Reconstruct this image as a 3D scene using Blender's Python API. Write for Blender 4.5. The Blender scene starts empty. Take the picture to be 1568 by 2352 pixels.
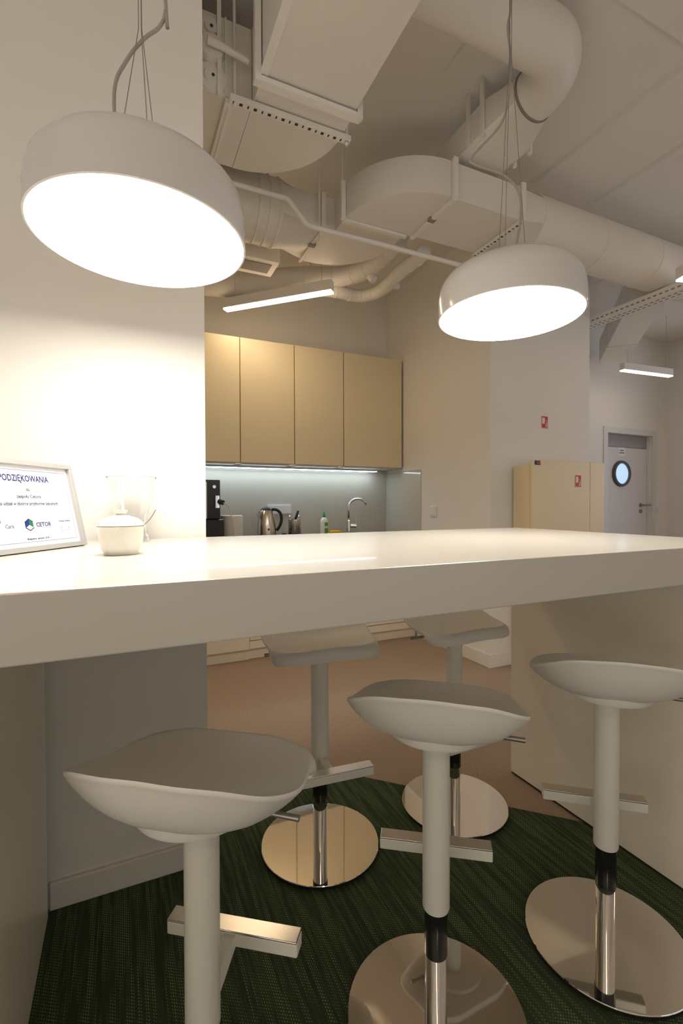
import bpy, bmesh, math, random
from mathutils import Vector, Matrix
random.seed(7)
PI = math.pi
C = bpy.context.scene.collection

# ------------------------------------------------------------------ camera
F_PX, W_PX, H_PX = 1087.0, 1568.0, 2352.0
CAM_H = 1.207
YAW = math.radians(24.7)          # right of +Y
PITCH = math.radians(0.95)        # downwards
cd = bpy.data.cameras.new('camera')
cam = bpy.data.objects.new('camera', cd)
C.objects.link(cam)
cd.sensor_fit = 'VERTICAL'
cd.sensor_height = 36.0
cd.lens = F_PX / H_PX * 36.0
cd.clip_start = 0.02
cam.location = (0, 0, CAM_H)
ROLL = math.radians(-0.15)
cam.rotation_euler = (Matrix.Rotation(-YAW, 3, 'Z') @ Matrix.Rotation(PI / 2 - PITCH, 3, 'X') @ Matrix.Rotation(ROLL, 3, 'Z')).to_euler()
bpy.context.scene.camera = cam
CM = Matrix.Translation(cam.location) @ cam.rotation_euler.to_matrix().to_4x4()
CR = CM.to_3x3()


def ray(u, v):
    return CR @ Vector(((u - W_PX / 2) / F_PX, -(v - H_PX / 2) / F_PX, -1.0))


def at_z(u, v, z):
    d = ray(u, v)
    t = (z - CAM_H) / d.z
    return Vector((d.x * t, d.y * t, z))


def at_y(u, v, y):
    d = ray(u, v)
    t = y / d.y
    return Vector((d.x * t, y, CAM_H + d.z * t))


def at_x(u, v, x):
    d = ray(u, v)
    t = x / d.x
    return Vector((x, d.y * t, CAM_H + d.z * t))


def at_d(u, v, dep):
    return Vector((0, 0, CAM_H)) + ray(u, v) * dep


# ------------------------------------------------------------------ world, view, daylight
sc = bpy.context.scene
sc.view_settings.view_transform = 'Standard'
sc.view_settings.look = 'None'
sc.view_settings.gamma = 1.0
sc.view_settings.use_curve_mapping = False
sc.view_settings.exposure = 0.0
wd = bpy.data.worlds.new('world')
sc.world = wd
wd.use_nodes = True
wd.node_tree.nodes['Background'].inputs['Color'].default_value = (0.85, 0.92, 1.0, 1)
wd.node_tree.nodes['Background'].inputs['Strength'].default_value = 0.12
PENDANT_E = 24.0
LINEAR_E = 36.0
LED_E = 11.0


def area(name, loc, rot, sx, sy, power, col):
    l = bpy.data.lights.new(name, 'AREA')
    l.shape = 'RECTANGLE'
    l.size, l.size_y = sx, sy
    l.energy = power
    l.color = col
    o = bpy.data.objects.new(name, l)
    C.objects.link(o)
    o.location = loc
    o.rotation_euler = rot
    return o


ROOM_X0, ROOM_X1, ROOM_Y0, ZC = -2.6, 7.6, -3.2, 3.30
# daylight through unseen windows of the room (behind the photographer, and down the corridor)
area('daylight_long_window', (1.4, ROOM_Y0 - 0.06, 1.2), (PI / 2, 0, 0), 6.2, 2.1, 23, (1.0, 0.93, 0.84))
area('added_side_window_light', (ROOM_X0 - 0.06, -1.2, 1.2), (PI / 2, 0, -PI / 2), 3.2, 2.1, 33, (1.0, 0.92, 0.82))  # unseen side window, added to light the right end panel
area('daylight_corridor_window', (ROOM_X1 + 0.06, 0.6, 1.6), (PI / 2, 0, PI / 2), 3.4, 1.6, 44, (0.78, 0.84, 1.0))

# ------------------------------------------------------------------ materials
MATS = {}


def mat(name, col, rough=0.5, metal=0.0, spec=0.5, emit=None, estr=0.0, noise=0.0, nscale=20.0,
        bump=0.0, bscale=200.0, trans=0.0, ior=1.45, coat=0.0):
    m = bpy.data.materials.new(name)
    m.use_nodes = True
    nt = m.node_tree
    b = nt.nodes['Principled BSDF']
    b.inputs['Base Color'].default_value = (*col, 1)
    b.inputs['Roughness'].default_value = rough
    b.inputs['Metallic'].default_value = metal
    b.inputs['Specular IOR Level'].default_value = spec
    b.inputs['Transmission Weight'].default_value = trans
    b.inputs['IOR'].default_value = ior
    b.inputs['Coat Weight'].default_value = coat
    if emit:
        b.inputs['Emission Color'].default_value = (*emit, 1)
        b.inputs['Emission Strength'].default_value = estr
    tc = nt.nodes.new('ShaderNodeTexCoord')
    if noise > 0:
        n = nt.nodes.new('ShaderNodeTexNoise')
        n.inputs['Scale'].default_value = nscale
        n.inputs['Detail'].default_value = 4
        nt.links.new(tc.outputs['Object'], n.inputs['Vector'])
        mx = nt.nodes.new('ShaderNodeMix')
        mx.data_type = 'RGBA'
        mx.inputs['A'].default_value = (*[c * (1 - noise) for c in col], 1)
        mx.inputs['B'].default_value = (*[min(1, c * (1 + noise)) for c in col], 1)
        nt.links.new(n.outputs['Fac'], mx.inputs['Factor'])
        nt.links.new(mx.outputs['Result'], b.inputs['Base Color'])
    if bump > 0:
        n = nt.nodes.new('ShaderNodeTexNoise')
        n.inputs['Scale'].default_value = bscale
        n.inputs['Detail'].default_value = 3
        nt.links.new(tc.outputs['Object'], n.inputs['Vector'])
        bp = nt.nodes.new('ShaderNodeBump')
        bp.inputs['Strength'].default_value = bump
        bp.inputs['Distance'].default_value = 0.002
        nt.links.new(n.outputs['Fac'], bp.inputs['Height'])
        nt.links.new(bp.outputs['Normal'], b.inputs['Normal'])
    MATS[name] = m
    return m


mat('wall_paint', (0.84, 0.81, 0.76), 0.75, noise=0.02, nscale=3, bump=0.05)
mat('ceiling_paint', (0.86, 0.82, 0.75), 0.8, noise=0.03, nscale=2, bump=0.15, bscale=60)
mat('duct_paint', (0.80, 0.76, 0.69), 0.5, noise=0.02, nscale=6)
mat('duct_fitting', (0.84, 0.81, 0.75), 0.5, noise=0.02, nscale=9)
mat('strut_hole', (0.05, 0.04, 0.04), 0.8, noise=0.1)
mat('seal_grey', (0.28, 0.25, 0.22), 0.7, noise=0.1)
mat('counter_white', (0.62, 0.59, 0.53), 0.22, noise=0.01, nscale=4, coat=0.1)
mat('panel_white', (0.88, 0.82, 0.69), 0.28, noise=0.012, nscale=5)
mat('baseboard_white', (0.82, 0.78, 0.71), 0.4, noise=0.015, nscale=6)
mat('cabinet_cream', (0.78, 0.68, 0.47), 0.38, noise=0.015, nscale=5)
mat('cabinet_edge', (0.42, 0.30, 0.13), 0.4, noise=0.06)
mat('locker_cream', (0.82, 0.68, 0.44), 0.35, noise=0.02, nscale=4)
mat('base_cream', (0.84, 0.76, 0.60), 0.4, noise=0.015, nscale=5)
mat('worktop', (0.05, 0.045, 0.04), 0.3, noise=0.1, nscale=80)
mat('glass_splash', (0.58, 0.545, 0.45), 0.10, noise=0.015, nscale=3, coat=0.3)
mat('door_paint', (0.74, 0.72, 0.72), 0.4, noise=0.012, nscale=5)
mat('stool_plastic', (0.85, 0.82, 0.755), 0.42, noise=0.01, nscale=8, bump=0.03, bscale=500)
mat('stool_tube', (0.78, 0.76, 0.67), 0.38, noise=0.01, nscale=8)
mat('chrome', (0.86, 0.85, 0.83), 0.045, metal=1.0, noise=0.01, nscale=30)
mat('base_mirror', (0.86, 0.82, 0.78), 0.035, metal=1.0, noise=0.01, nscale=20)
mat('brushed_steel', (0.68, 0.63, 0.56), 0.24, metal=1.0, noise=0.05, nscale=40)
mat('black_plastic', (0.018, 0.018, 0.017), 0.4, noise=0.1)
mat('black_gloss', (0.012, 0.012, 0.012), 0.18, noise=0.1)
mat('shade_white', (0.74, 0.72, 0.70), 0.14, noise=0.008, nscale=5, coat=0.2)
mat('pendant_glow', (0.9, 0.9, 0.9), 0.5, emit=(1.0, 0.93, 0.83), estr=PENDANT_E, noise=0.001)
mat('linear_glow', (0.9, 0.9, 0.9), 0.5, emit=(1.0, 0.76, 0.49), estr=LINEAR_E, noise=0.001)
mat('linear_glow_dim', (0.9, 0.9, 0.9), 0.5, emit=(1.0, 0.80, 0.58), estr=LINEAR_E * 0.25, noise=0.001)
mat('led_glow', (0.9, 0.9, 0.9), 0.5, emit=(0.68, 0.84, 1.0), estr=LED_E, noise=0.001)
mat('wire_steel', (0.35, 0.33, 0.31), 0.35, metal=0.8, noise=0.05)
mat('cord_grey', (0.42, 0.38, 0.33), 0.6, noise=0.05, nscale=300)
mat('ceramic', (0.86, 0.83, 0.76), 0.2, noise=0.01, nscale=15, coat=0.3)
mat('paper', (0.85, 0.85, 0.87), 0.6, noise=0.01, nscale=40)
mat('frame_silver', (0.48, 0.475, 0.465), 0.35, metal=0.35, noise=0.03, nscale=80)
mat('ink_blue', (0.010, 0.010, 0.13), 0.6, noise=0.05)
mat('ink_pale_blue', (0.16, 0.165, 0.30), 0.6, noise=0.03)
mat('ink_grey', (0.08, 0.08, 0.10), 0.6, noise=0.05)
mat('ink_pale', (0.16, 0.16, 0.18), 0.6, noise=0.05)
mat('logo_black', (0.01, 0.01, 0.015), 0.5, noise=0.05)
mat('logo_blue', (0.003, 0.02, 0.24), 0.5, noise=0.05)
mat('logo_green', (0.006, 0.15, 0.06), 0.5, noise=0.05)
mat('sign_red', (0.62, 0.02, 0.012), 0.45, noise=0.03)
mat('sign_white', (0.80, 0.72, 0.62), 0.5, noise=0.02)
mat('plastic_white', (0.82, 0.81, 0.80), 0.35, noise=0.01)
mat('paper_roll', (0.84, 0.80, 0.74), 0.8, noise=0.03, nscale=60)
mat('bottle_white', (0.82, 0.83, 0.80), 0.25, noise=0.01)
mat('label_green', (0.10, 0.42, 0.05), 0.4, noise=0.15, nscale=60)
mat('cap_green', (0.03, 0.40, 0.07), 0.35, noise=0.05)
mat('sponge_yellow', (0.85, 0.55, 0.02), 0.9, noise=0.12, nscale=120, bump=0.5, bscale=300)
mat('hose_white', (0.66, 0.63, 0.58), 0.45, noise=0.03)
mat('ring_dark', (0.10, 0.09, 0.10), 0.35, noise=0.05)
mat('sky_pane', (0.55, 0.68, 0.85), 0.05, emit=(0.50, 0.75, 1.0), estr=0.75, noise=0.01)
mat('glass_clear', (0.97, 0.985, 0.98), 0.0, trans=1.0, ior=1.48, noise=0.002)
mat('window_pane', (0.97, 0.985, 0.98), 0.0, trans=1.0, ior=1.01, noise=0.002)
mat('lintel_shade_grey', (0.36, 0.34, 0.36), 0.4, noise=0.02)  # tone of the shade below the door lintel
mat('satin_chrome', (0.74, 0.71, 0.67), 0.26, metal=1.0, noise=0.06, nscale=220)
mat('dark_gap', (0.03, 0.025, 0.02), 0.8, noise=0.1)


def carpet_green():
    m = bpy.data.materials.new('carpet_green')
    m.use_nodes = True
    nt = m.node_tree
    N, L = nt.nodes.new, nt.links.new
    b = nt.nodes['Principled BSDF']
    b.inputs['Roughness'].default_value = 0.85
    b.inputs['Specular IOR Level'].default_value = 0.15
    tc = N('ShaderNodeTexCoord')
    sp = N('ShaderNodeSeparateXYZ')
    L(tc.outputs['Object'], sp.inputs[0])

    def mth(op, a, bb=None):
        n = N('ShaderNodeMath')
        n.operation = op
        for i, x in enumerate((a, bb)):
            if x is None:
                continue
            if isinstance(x, (int, float)):
                n.inputs[i].default_value = x
            else:
                L(x, n.inputs[i])
        return n.outputs[0]

    def noise(scale_vec, sc_, det=2):
        mp = N('ShaderNodeMapping')
        mp.inputs['Scale'].default_value = scale_vec
        L(tc.outputs['Object'], mp.inputs['Vector'])
        n = N('ShaderNodeTexNoise')
        n.inputs['Scale'].default_value = sc_
        n.inputs['Detail'].default_value = det
        L(mp.outputs['Vector'], n.inputs['Vector'])
        return n.outputs['Fac']
    streak = noise((1, 0.045, 1), 95, 3)
    wide = noise((1, 0.25, 1), 9, 2)
    col = mth('MULTIPLY', sp.outputs['X'], 2 * PI / 0.0052)
    row = mth('FLOOR', mth('DIVIDE', sp.outputs['X'], 0.0052))
    off = mth('MULTIPLY', row, 2.4)
    dash = mth('SINE', mth('ADD', mth('MULTIPLY', sp.outputs['Y'], 2 * PI / 0.0085), off))
    colw = mth('SINE', col)
    spot = mth('MULTIPLY', mth('GREATER_THAN', colw, 0.35), mth('GREATER_THAN', dash, 0.25))
    gate = N('ShaderNodeMapRange')
    gate.inputs['From Min'].default_value = 0.42
    gate.inputs['From Max'].default_value = 0.62
    L(streak, gate.inputs['Value'])
    fac = mth('MULTIPLY', spot, gate.outputs['Result'])
    r1 = N('ShaderNodeMix')
    r1.data_type = 'RGBA'
    r1.inputs['A'].default_value = (0.034, 0.052, 0.026, 1)
    r1.inputs['B'].default_value = (0.048, 0.074, 0.034, 1)
    g2 = N('ShaderNodeMapRange')
    g2.inputs['From Min'].default_value = 0.3
    g2.inputs['From Max'].default_value = 0.7
    L(mth('ADD', mth('MULTIPLY', streak, 0.7), mth('MULTIPLY', wide, 0.3)), g2.inputs['Value'])
    L(g2.outputs['Result'], r1.inputs['Factor'])
    r2 = N('ShaderNodeMix')
    r2.data_type = 'RGBA'
    r2.inputs['B'].default_value = (0.36, 0.41, 0.22, 1)
    L(r1.outputs['Result'], r2.inputs['A'])
    L(mth('MULTIPLY', fac, 0.85), r2.inputs['Factor'])
    L(r2.outputs['Result'], b.inputs['Base Color'])
    bp = N('ShaderNodeBump')
    bp.inputs['Strength'].default_value = 0.35
    bp.inputs['Distance'].default_value = 0.001
    L(mth('ADD', mth('MULTIPLY', colw, 0.5), streak), bp.inputs['Height'])
    L(bp.outputs['Normal'], b.inputs['Normal'])
    MATS['carpet_green'] = m


def carpet_brown():
    m = mat('carpet_brown', (0.30, 0.21, 0.145), 0.9, spec=0.1)
    nt = m.node_tree
    N, L = nt.nodes.new, nt.links.new
    b = nt.nodes['Principled BSDF']
    tc = N('ShaderNodeTexCoord')
    fine = N('ShaderNodeTexNoise')
    fine.inputs['Scale'].default_value = 160
    fine.inputs['Detail'].default_value = 6
    fine.inputs['Roughness'].default_value = 0.8
    L(tc.outputs['Object'], fine.inputs['Vector'])
    cr = N('ShaderNodeValToRGB')
    cr.color_ramp.elements[0].position = 0.30
    cr.color_ramp.elements[0].color = (0.27, 0.20, 0.145, 1)
    cr.color_ramp.elements[1].position = 0.72
    cr.color_ramp.elements[1].color = (0.56, 0.43, 0.325, 1)
    L(fine.outputs['Fac'], cr.inputs['Fac'])
    L(cr.outputs['Color'], b.inputs['Base Color'])
    bp = N('ShaderNodeBump')
    bp.inputs['Strength'].default_value = 0.5
    bp.inputs['Distance'].default_value = 0.002
    L(fine.outputs['Fac'], bp.inputs['Height'])
    L(bp.outputs['Normal'], b.inputs['Normal'])


carpet_green()
carpet_brown()


# ------------------------------------------------------------------ mesh helpers
class MB:
    """collects shapes and links them as ONE mesh object"""

    def __init__(self):
        self.bm = bmesh.new()

    def face(self, vs):
        try:
            return self.bm.faces.new(vs)
        except ValueError:
            return None

    def box(self, x0, x1, y0, y1, z0, z1, bev=0.0, mtx=None, seg=2):
        r = bmesh.ops.create_cube(self.bm, size=1.0)
        vs = r['verts']
        for v in vs:
            v.co = Vector(((x0 + x1) / 2 + v.co.x * (x1 - x0), (y0 + y1) / 2 + v.co.y * (y1 - y0),
                           (z0 + z1) / 2 + v.co.z * (z1 - z0)))
        if bev > 0:
            es = list({e for v in vs for e in v.link_edges})
            rr = bmesh.ops.bevel(self.bm, geom=vs + es, offset=bev, segments=seg, profile=0.5, affect='EDGES')
            vs = list({v for f in rr['faces'] for v in f.verts} | {v for v in vs if v.is_valid})
        if mtx is not None:
            for v in vs:
                v.co = mtx @ v.co
        return self

    def loft(self, rings, closed=True, caps=(True, True)):
        R = [[self.bm.verts.new(p) for p in r] for r in rings]
        n = len(R[0])
        for a, b in zip(R[:-1], R[1:]):
            for i in range(n if closed else n - 1):
                j = (i + 1) % n
                self.face((a[i], a[j], b[j], b[i]))
        if caps[0]:
            self.face(list(reversed(R[0])))
        if caps[1]:
            self.face(R[-1])
        return self

    def lathe(self, prof, n=48, center=(0, 0, 0), caps=(False, False), sq=0.0):
        cx, cy, cz = center
        rings = []
        for r, z in prof:
            ring = []
            for i in range(n):
                a = 2 * PI * i / n
                c, s = math.cos(a), math.sin(a)
                k = 1.0
                if sq > 0:
                    k = (1 - sq) + sq / max(abs(c), abs(s))
                ring.append((cx + r * k * c, cy + r * k * s, cz + z))
            rings.append(ring)
        return self.loft(rings, True, caps)

    def cyl(self, p0, p1, r0, r1=None, n=20, caps=(True, True)):
        r1 = r0 if r1 is None else r1
        return self.tube([p0, p1], [r0, r1], n, caps)

    def tube(self, path, r, n=16, caps=(True, True)):
        P = [Vector(p) for p in path]
        rr = r if isinstance(r, (list, tuple)) else [r] * len(P)
        T = []
        for i in range(len(P)):
            t = (P[min(i + 1, len(P) - 1)] - P[max(i - 1, 0)])
            T.append(t.normalized())
        up = Vector((0, 0, 1)) if abs(T[0].z) < 0.9 else Vector((1, 0, 0))
        s = T[0].cross(up).normalized()
        rings = []
        for i, p in enumerate(P):
            if i:
                q = T[i - 1].rotation_difference(T[i])
                s = q @ s
            b = T[i].cross(s).normalized()
            rings.append([p + (s * math.cos(2 * PI * k / n) + b * math.sin(2 * PI * k / n)) * rr[i] for k in range(n)])
        return self.loft(rings, True, caps)

    def prism(self, poly, z0, z1, bev=0.0):
        lo = [self.bm.verts.new((p[0], p[1], z0)) for p in poly]
        hi = [self.bm.verts.new((p[0], p[1], z1)) for p in poly]
        n = len(poly)
        for i in range(n):
            j = (i + 1) % n
            self.face((lo[i], lo[j], hi[j], hi[i]))
        self.face(list(reversed(lo)))
        self.face(hi)
        return self

    def poly(self, pts):
        self.face([self.bm.verts.new(p) for p in pts])
        return self

    def build(self, name, m, parent=None, smooth=False, auto=None):
        bmesh.ops.recalc_face_normals(self.bm, faces=self.bm.faces[:])
        me = bpy.data.meshes.new(name)
        self.bm.to_mesh(me)
        self.bm.free()
        me.materials.append(MATS[m])
        if smooth:
            for p in me.polygons:
                p.use_smooth = True
            if auto is not None:
                me.set_sharp_from_angle(angle=math.radians(auto))
        o = bpy.data.objects.new(name, me)
        C.objects.link(o)
        if parent is not None:
            o.parent = parent
        return o


def tag(o, label=None, cat=None, group=None, kind=None):
    if label:
        o['label'] = label
    if cat:
        o['category'] = cat
    if group:
        o['group'] = group
    if kind:
        o['kind'] = kind
    return o


def thing(name, label, cat, loc=(0, 0, 0), rz=0.0, group=None):
    o = bpy.data.objects.new(name, None)
    o.empty_display_size = 0.1
    C.objects.link(o)
    o.location = loc
    o.rotation_euler = (0, 0, rz)
    return tag(o, label, cat, group)


def struct(o):
    o['kind'] = 'structure'
    return o


def copy_tree(o, parent=None):
    c = o.copy()
    C.objects.link(c)
    c.parent = parent
    for ch in list(o.children):
        copy_tree(ch, c)
    return c


def catmull(pts, n=8, closed=False):
    P = [Vector(p) for p in pts]
    out = []
    m = len(P)
    for i in range(m if closed else m - 1):
        if closed:
            p0, p1, p2, p3 = P[(i - 1) % m], P[i], P[(i + 1) % m], P[(i + 2) % m]
        else:
            p0, p1, p2, p3 = P[max(i - 1, 0)], P[i], P[i + 1], P[min(i + 2, m - 1)]
        for k in range(n):
            t = k / n
            out.append(0.5 * ((2 * p1) + (p2 - p0) * t + (2 * p0 - 5 * p1 + 4 * p2 - p3) * t * t
                              + (3 * p1 - p0 - 3 * p2 + p3) * t ** 3))
    if not closed:
        out.append(P[-1])
    return out


def text_mesh(name, body, size, m, parent, mtx, align='CENTER', ext=0.0001, xs=1.0):
    cu = bpy.data.curves.new(name, 'FONT')
    cu.body = body
    cu.size = size
    cu.align_x = align
    cu.extrude = ext
    cu.resolution_u = 2
    cu.offset = size * 0.018
    t = bpy.data.objects.new(name + '_tmp', cu)
    C.objects.link(t)
    bpy.context.view_layer.update()
    dg = bpy.context.evaluated_depsgraph_get()
    me = bpy.data.meshes.new_from_object(t.evaluated_get(dg))
    bpy.data.objects.remove(t)
    me.name = name
    me.materials.clear()
    me.materials.append(MATS[m])
    me.transform(mtx @ Matrix.Diagonal((xs, 1, 1, 1)))
    o = bpy.data.objects.new(name, me)
    C.objects.link(o)
    o.parent = parent
    return o


# ------------------------------------------------------------------ the room shell
X_PIL, Y_PIL = 0.25, 1.632          # pillar face and its free edge
Y_KIT, X_NICHE = 4.20, 2.435        # kitchen back wall, wall at its right
Y_SIGN, X_SIGN = 2.69, 3.475        # wall with the sign and its free end
Y_DOOR, X_CORR = 3.86, 6.5

struct(MB().box(ROOM_X0, ROOM_X1, ROOM_Y0, 4.6, -0.06, 0).build('floor', 'carpet_brown'))
struct(MB().box(ROOM_X0, ROOM_X1, ROOM_Y0, 4.6, ZC, ZC + 0.12).build('ceiling', 'ceiling_paint'))
struct(MB().box(ROOM_X0, X_PIL, Y_PIL, Y_PIL + 0.28, 0, ZC).build('wall_left', 'wall_paint'))
struct(MB().box(ROOM_X0, X_NICHE, Y_KIT, Y_KIT + 0.15, 0, ZC).build('wall_kitchen', 'wall_paint'))
struct(MB().prism([(X_NICHE, Y_SIGN), (X_SIGN, Y_SIGN), (X_SIGN, Y_DOOR + 0.15), (X_NICHE + 0.2, Y_DOOR + 0.15),
                   (X_NICHE + 0.2, Y_KIT + 0.15), (X_NICHE, Y_KIT + 0.15)], 0, ZC).build('wall_right', 'wall_paint'))
struct(MB().box(X_CORR, X_CORR + 0.15, 2.9, Y_DOOR + 0.15, 0, ZC).build('wall_corridor', 'wall_paint'))
w = MB()
w.box(ROOM_X0 - 0.15, ROOM_X0, ROOM_Y0, -2.8, 0, ZC)
w.box(ROOM_X0 - 0.15, ROOM_X0, 0.4, 4.35, 0, ZC)
w.box(ROOM_X0 - 0.15, ROOM_X0, -2.8, 0.4, 0, 0.15)
w.box(ROOM_X0 - 0.15, ROOM_X0, -2.8, 0.4, 2.25, ZC)
struct(w.build('wall_side', 'wall_paint'))
# unseen window walls, made full-height to throw light under the counter
w = MB()
w.box(ROOM_X0, ROOM_X1, ROOM_Y0 - 0.15, ROOM_Y0, 0, 0.15)
w.box(ROOM_X0, ROOM_X1, ROOM_Y0 - 0.15, ROOM_Y0, 2.25, ZC)
w.box(ROOM_X0, -1.7, ROOM_Y0 - 0.15, ROOM_Y0, 0.15, 2.25)
w.box(4.5, ROOM_X1, ROOM_Y0 - 0.15, ROOM_Y0, 0.15, 2.25)
struct(w.build('wall_window', 'wall_paint'))
w = MB()
for k_ in range(5):
    x = -1.7 + 6.2 * k_ / 4
    w.box(max(-1.7, x - 0.03), min(4.5, x + 0.03), ROOM_Y0 - 0.04, ROOM_Y0 + 0.01, 0.15, 2.25)
struct(w.build('window_1', 'plastic_white'))
w = MB()
for k_ in range(4):
    y = -2.8 + 3.2 * k_ / 3
    w.box(ROOM_X0 - 0.04, ROOM_X0 + 0.01, max(-2.8, y - 0.03), min(0.4, y + 0.03), 0.15, 2.25)
struct(w.build('window_added_side', 'plastic_white'))
w = MB()
w.box(ROOM_X1, ROOM_X1 + 0.15, ROOM_Y0, 4.0, 0, 0.8)
w.box(ROOM_X1, ROOM_X1 + 0.15, ROOM_Y0, 4.0, 2.4, ZC)
w.box(ROOM_X1, ROOM_X1 + 0.15, ROOM_Y0, -1.1, 0.8, 2.4)
w.box(ROOM_X1, ROOM_X1 + 0.15, 2.3, 4.0, 0.8, 2.4)
struct(w.build('wall_end', 'wall_paint'))

# door wall with opening
DL = at_y(1394, 1000, Y_DOOR)
DR = at_y(1497, 1000, Y_DOOR)
DTOP = at_y(1394, 993, Y_DOOR).z
w = MB()
w.box(X_SIGN, DL.x, Y_DOOR, Y_DOOR + 0.3, 0, ZC)
w.box(DR.x, X_CORR, Y_DOOR, Y_DOOR + 0.3, 0, ZC)
w.box(DL.x, DR.x, Y_DOOR, Y_DOOR + 0.3, DTOP, ZC)
struct(w.build('wall_back', 'wall_paint'))
door = thing('door_1', 'white flush door with round porthole window', 'door', (0, 0, 0))
door['kind'] = 'structure'
del door['category']
ydr = Y_DOOR + 0.06
fr = MB()
fr.box(DL.x - 0.07, DL.x, Y_DOOR - 0.012, Y_DOOR, 0, DTOP - 0.0005)
fr.box(DR.x, DR.x + 0.07, Y_DOOR - 0.012, Y_DOOR, 0, DTOP - 0.0005)
fr.box(DL.x - 0.07, DR.x + 0.07, Y_DOOR - 0.012, Y_DOOR, DTOP, DTOP + 0.07)
fr.build('door_frame', 'door_paint', door)
lt = at_y(1440, 1029, ydr).z
MB().box(DL.x + 0.003, DR.x - 0.003, ydr, ydr + 0.05, 0.008, lt).build('door_leaf', 'door_paint', door)
MB().box(DL.x + 0.003, DR.x - 0.003, ydr + 0.01, ydr + 0.05, lt + 0.006, DTOP - 0.003).build('lintel_shade_panel', 'lintel_shade_grey', door)  # shade under the lintel, put in as a darker grey panel
PC = at_y(1425, 1088, ydr)
PR = (at_y(1425, 1058, ydr).z - PC.z)
prt = MB()
prof = [(PR * 0.78, -0.012), (PR * 0.80, -0.03), (PR * 0.96, -0.03), (PR, -0.018), (PR, 0.0)]
rings = [[(PC.x + r * math.cos(2 * PI * i / 48), ydr + y, PC.z + r * math.sin(2 * PI * i / 48)) for i in range(48)] for r, y in prof]
prt.loft(rings, True, (False, False)).build('porthole_ring', 'ring_dark', door, True, 40)
MB().poly([(PC.x + PR * 0.8 * math.cos(2 * PI * i / 48), ydr - 0.011, PC.z + PR * 0.8 * math.sin(2 * PI * i / 48)) for i in range(48)]).build('porthole_pane', 'sky_pane', door)
HP = at_y(1470, 1160, ydr)
h = MB()
h.tube([(HP.x, ydr, HP.z), (HP.x, ydr - 0.05, HP.z), (HP.x + 0.02, ydr - 0.06, HP.z), (HP.x + 0.11, ydr - 0.06, HP.z)], 0.011, 10)
h.cyl((HP.x, ydr, HP.z), (HP.x, ydr - 0.008, HP.z), 0.026)
h.build('door_handle', 'wire_steel', door, True, 40)
HQ = at_y(1470, 1174, ydr)
MB().cyl((HQ.x, ydr, HQ.z), (HQ.x, ydr - 0.012, HQ.z), 0.026).build('lock_plate', 'wire_steel', door, True, 40)
NP = at_y(1427, 1038, ydr)
npl = MB().box(NP.x - 0.065, NP.x + 0.065, ydr - 0.003, ydr, NP.z - 0.055, NP.z + 0.055).build('name_plate', 'paper', door)
for i, (dz, wd_) in enumerate(((0.018, 0.035), (-0.012, 0.045))):
    MB().box(NP.x - wd_, NP.x + wd_, ydr - 0.004, ydr - 0.003, NP.z + dz - 0.006, NP.z + dz + 0.006).build('printed_line', 'ink_pale_blue', npl)

# baseboards
struct(MB().box(-0.21, X_PIL, Y_PIL - 0.014, Y_PIL, 0, 0.083, 0.003).build('baseboard_left', 'baseboard_white'))
bb = MB()
bb.box(X_NICHE - 0.014, X_NICHE, Y_SIGN - 0.014, 3.62, 0, 0.10, 0.003)
bb.box(X_NICHE - 0.002, X_SIGN, Y_SIGN - 0.014, Y_SIGN, 0, 0.10, 0.003)
struct(bb.build('baseboard_right', 'baseboard_white'))

# ceiling formwork ridges (cast seams)
rid = [(2.46, -2.0, 2.3), (1.40, -2.0, 1.9), (3.0, -2.0, 2.3), (0.2, -2, 4.0), (4.1, -2, 3.6)]
for i, (x, y0, y1) in enumerate(rid):
    struct(MB().loft([[(x - 0.035, y, ZC), (x - 0.012, y, ZC - 0.009), (x + 0.012, y, ZC - 0.009), (x + 0.035, y, ZC)] for y in (y0, y1)]).build('trim_%d' % (i + 1), 'duct_fitting'))
# shallow dropped edge along X at the upper right
struct(MB().box(1.5, ROOM_X1, -1.2, 1.33, ZC - 0.012, ZC).build('trim_%d' % (len(rid) + 1), 'ceiling_paint'))

# ------------------------------------------------------------------ green carpet with cut corner
tag(MB().prism([(-0.9, -0.6), (2.6, -0.6), (2.6, 0.19), (1.605, 1.185), (0.84, 1.95), (X_PIL + 0.02, 1.95), (X_PIL + 0.02, Y_PIL - 0.016), (-0.9, Y_PIL - 0.016)], 0.0, 0.004)
    .build('carpet', 'carpet_green'), 'dark green woven carpet with pale dashes under the bar counter', 'carpet')

# ------------------------------------------------------------------ bar counter
ZT, ZB = 1.10, 1.009
YF, YR = 0.690, 1.605
XL, XR = -0.47, 1.60
ct = thing('bar_counter', 'long white bar counter with thick top on two end panels', 'counter', (0, 0, 0))
MB().box(XL, XR, YF, YR, ZB, ZT, 0.0025).build('counter_top', 'counter_white', ct)
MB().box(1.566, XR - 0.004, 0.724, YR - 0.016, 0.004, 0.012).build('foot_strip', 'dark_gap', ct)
MB().box(1.563, XR - 0.002, 0.72, YR - 0.012, 0.0122, ZB, 0.0015).build('end_panel', 'panel_white', ct)
MB().box(XL + 0.01, -0.212, 0.72, YR - 0.008, 0.004, ZB, 0.0015).build('end_panel', 'panel_white', ct)

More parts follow.
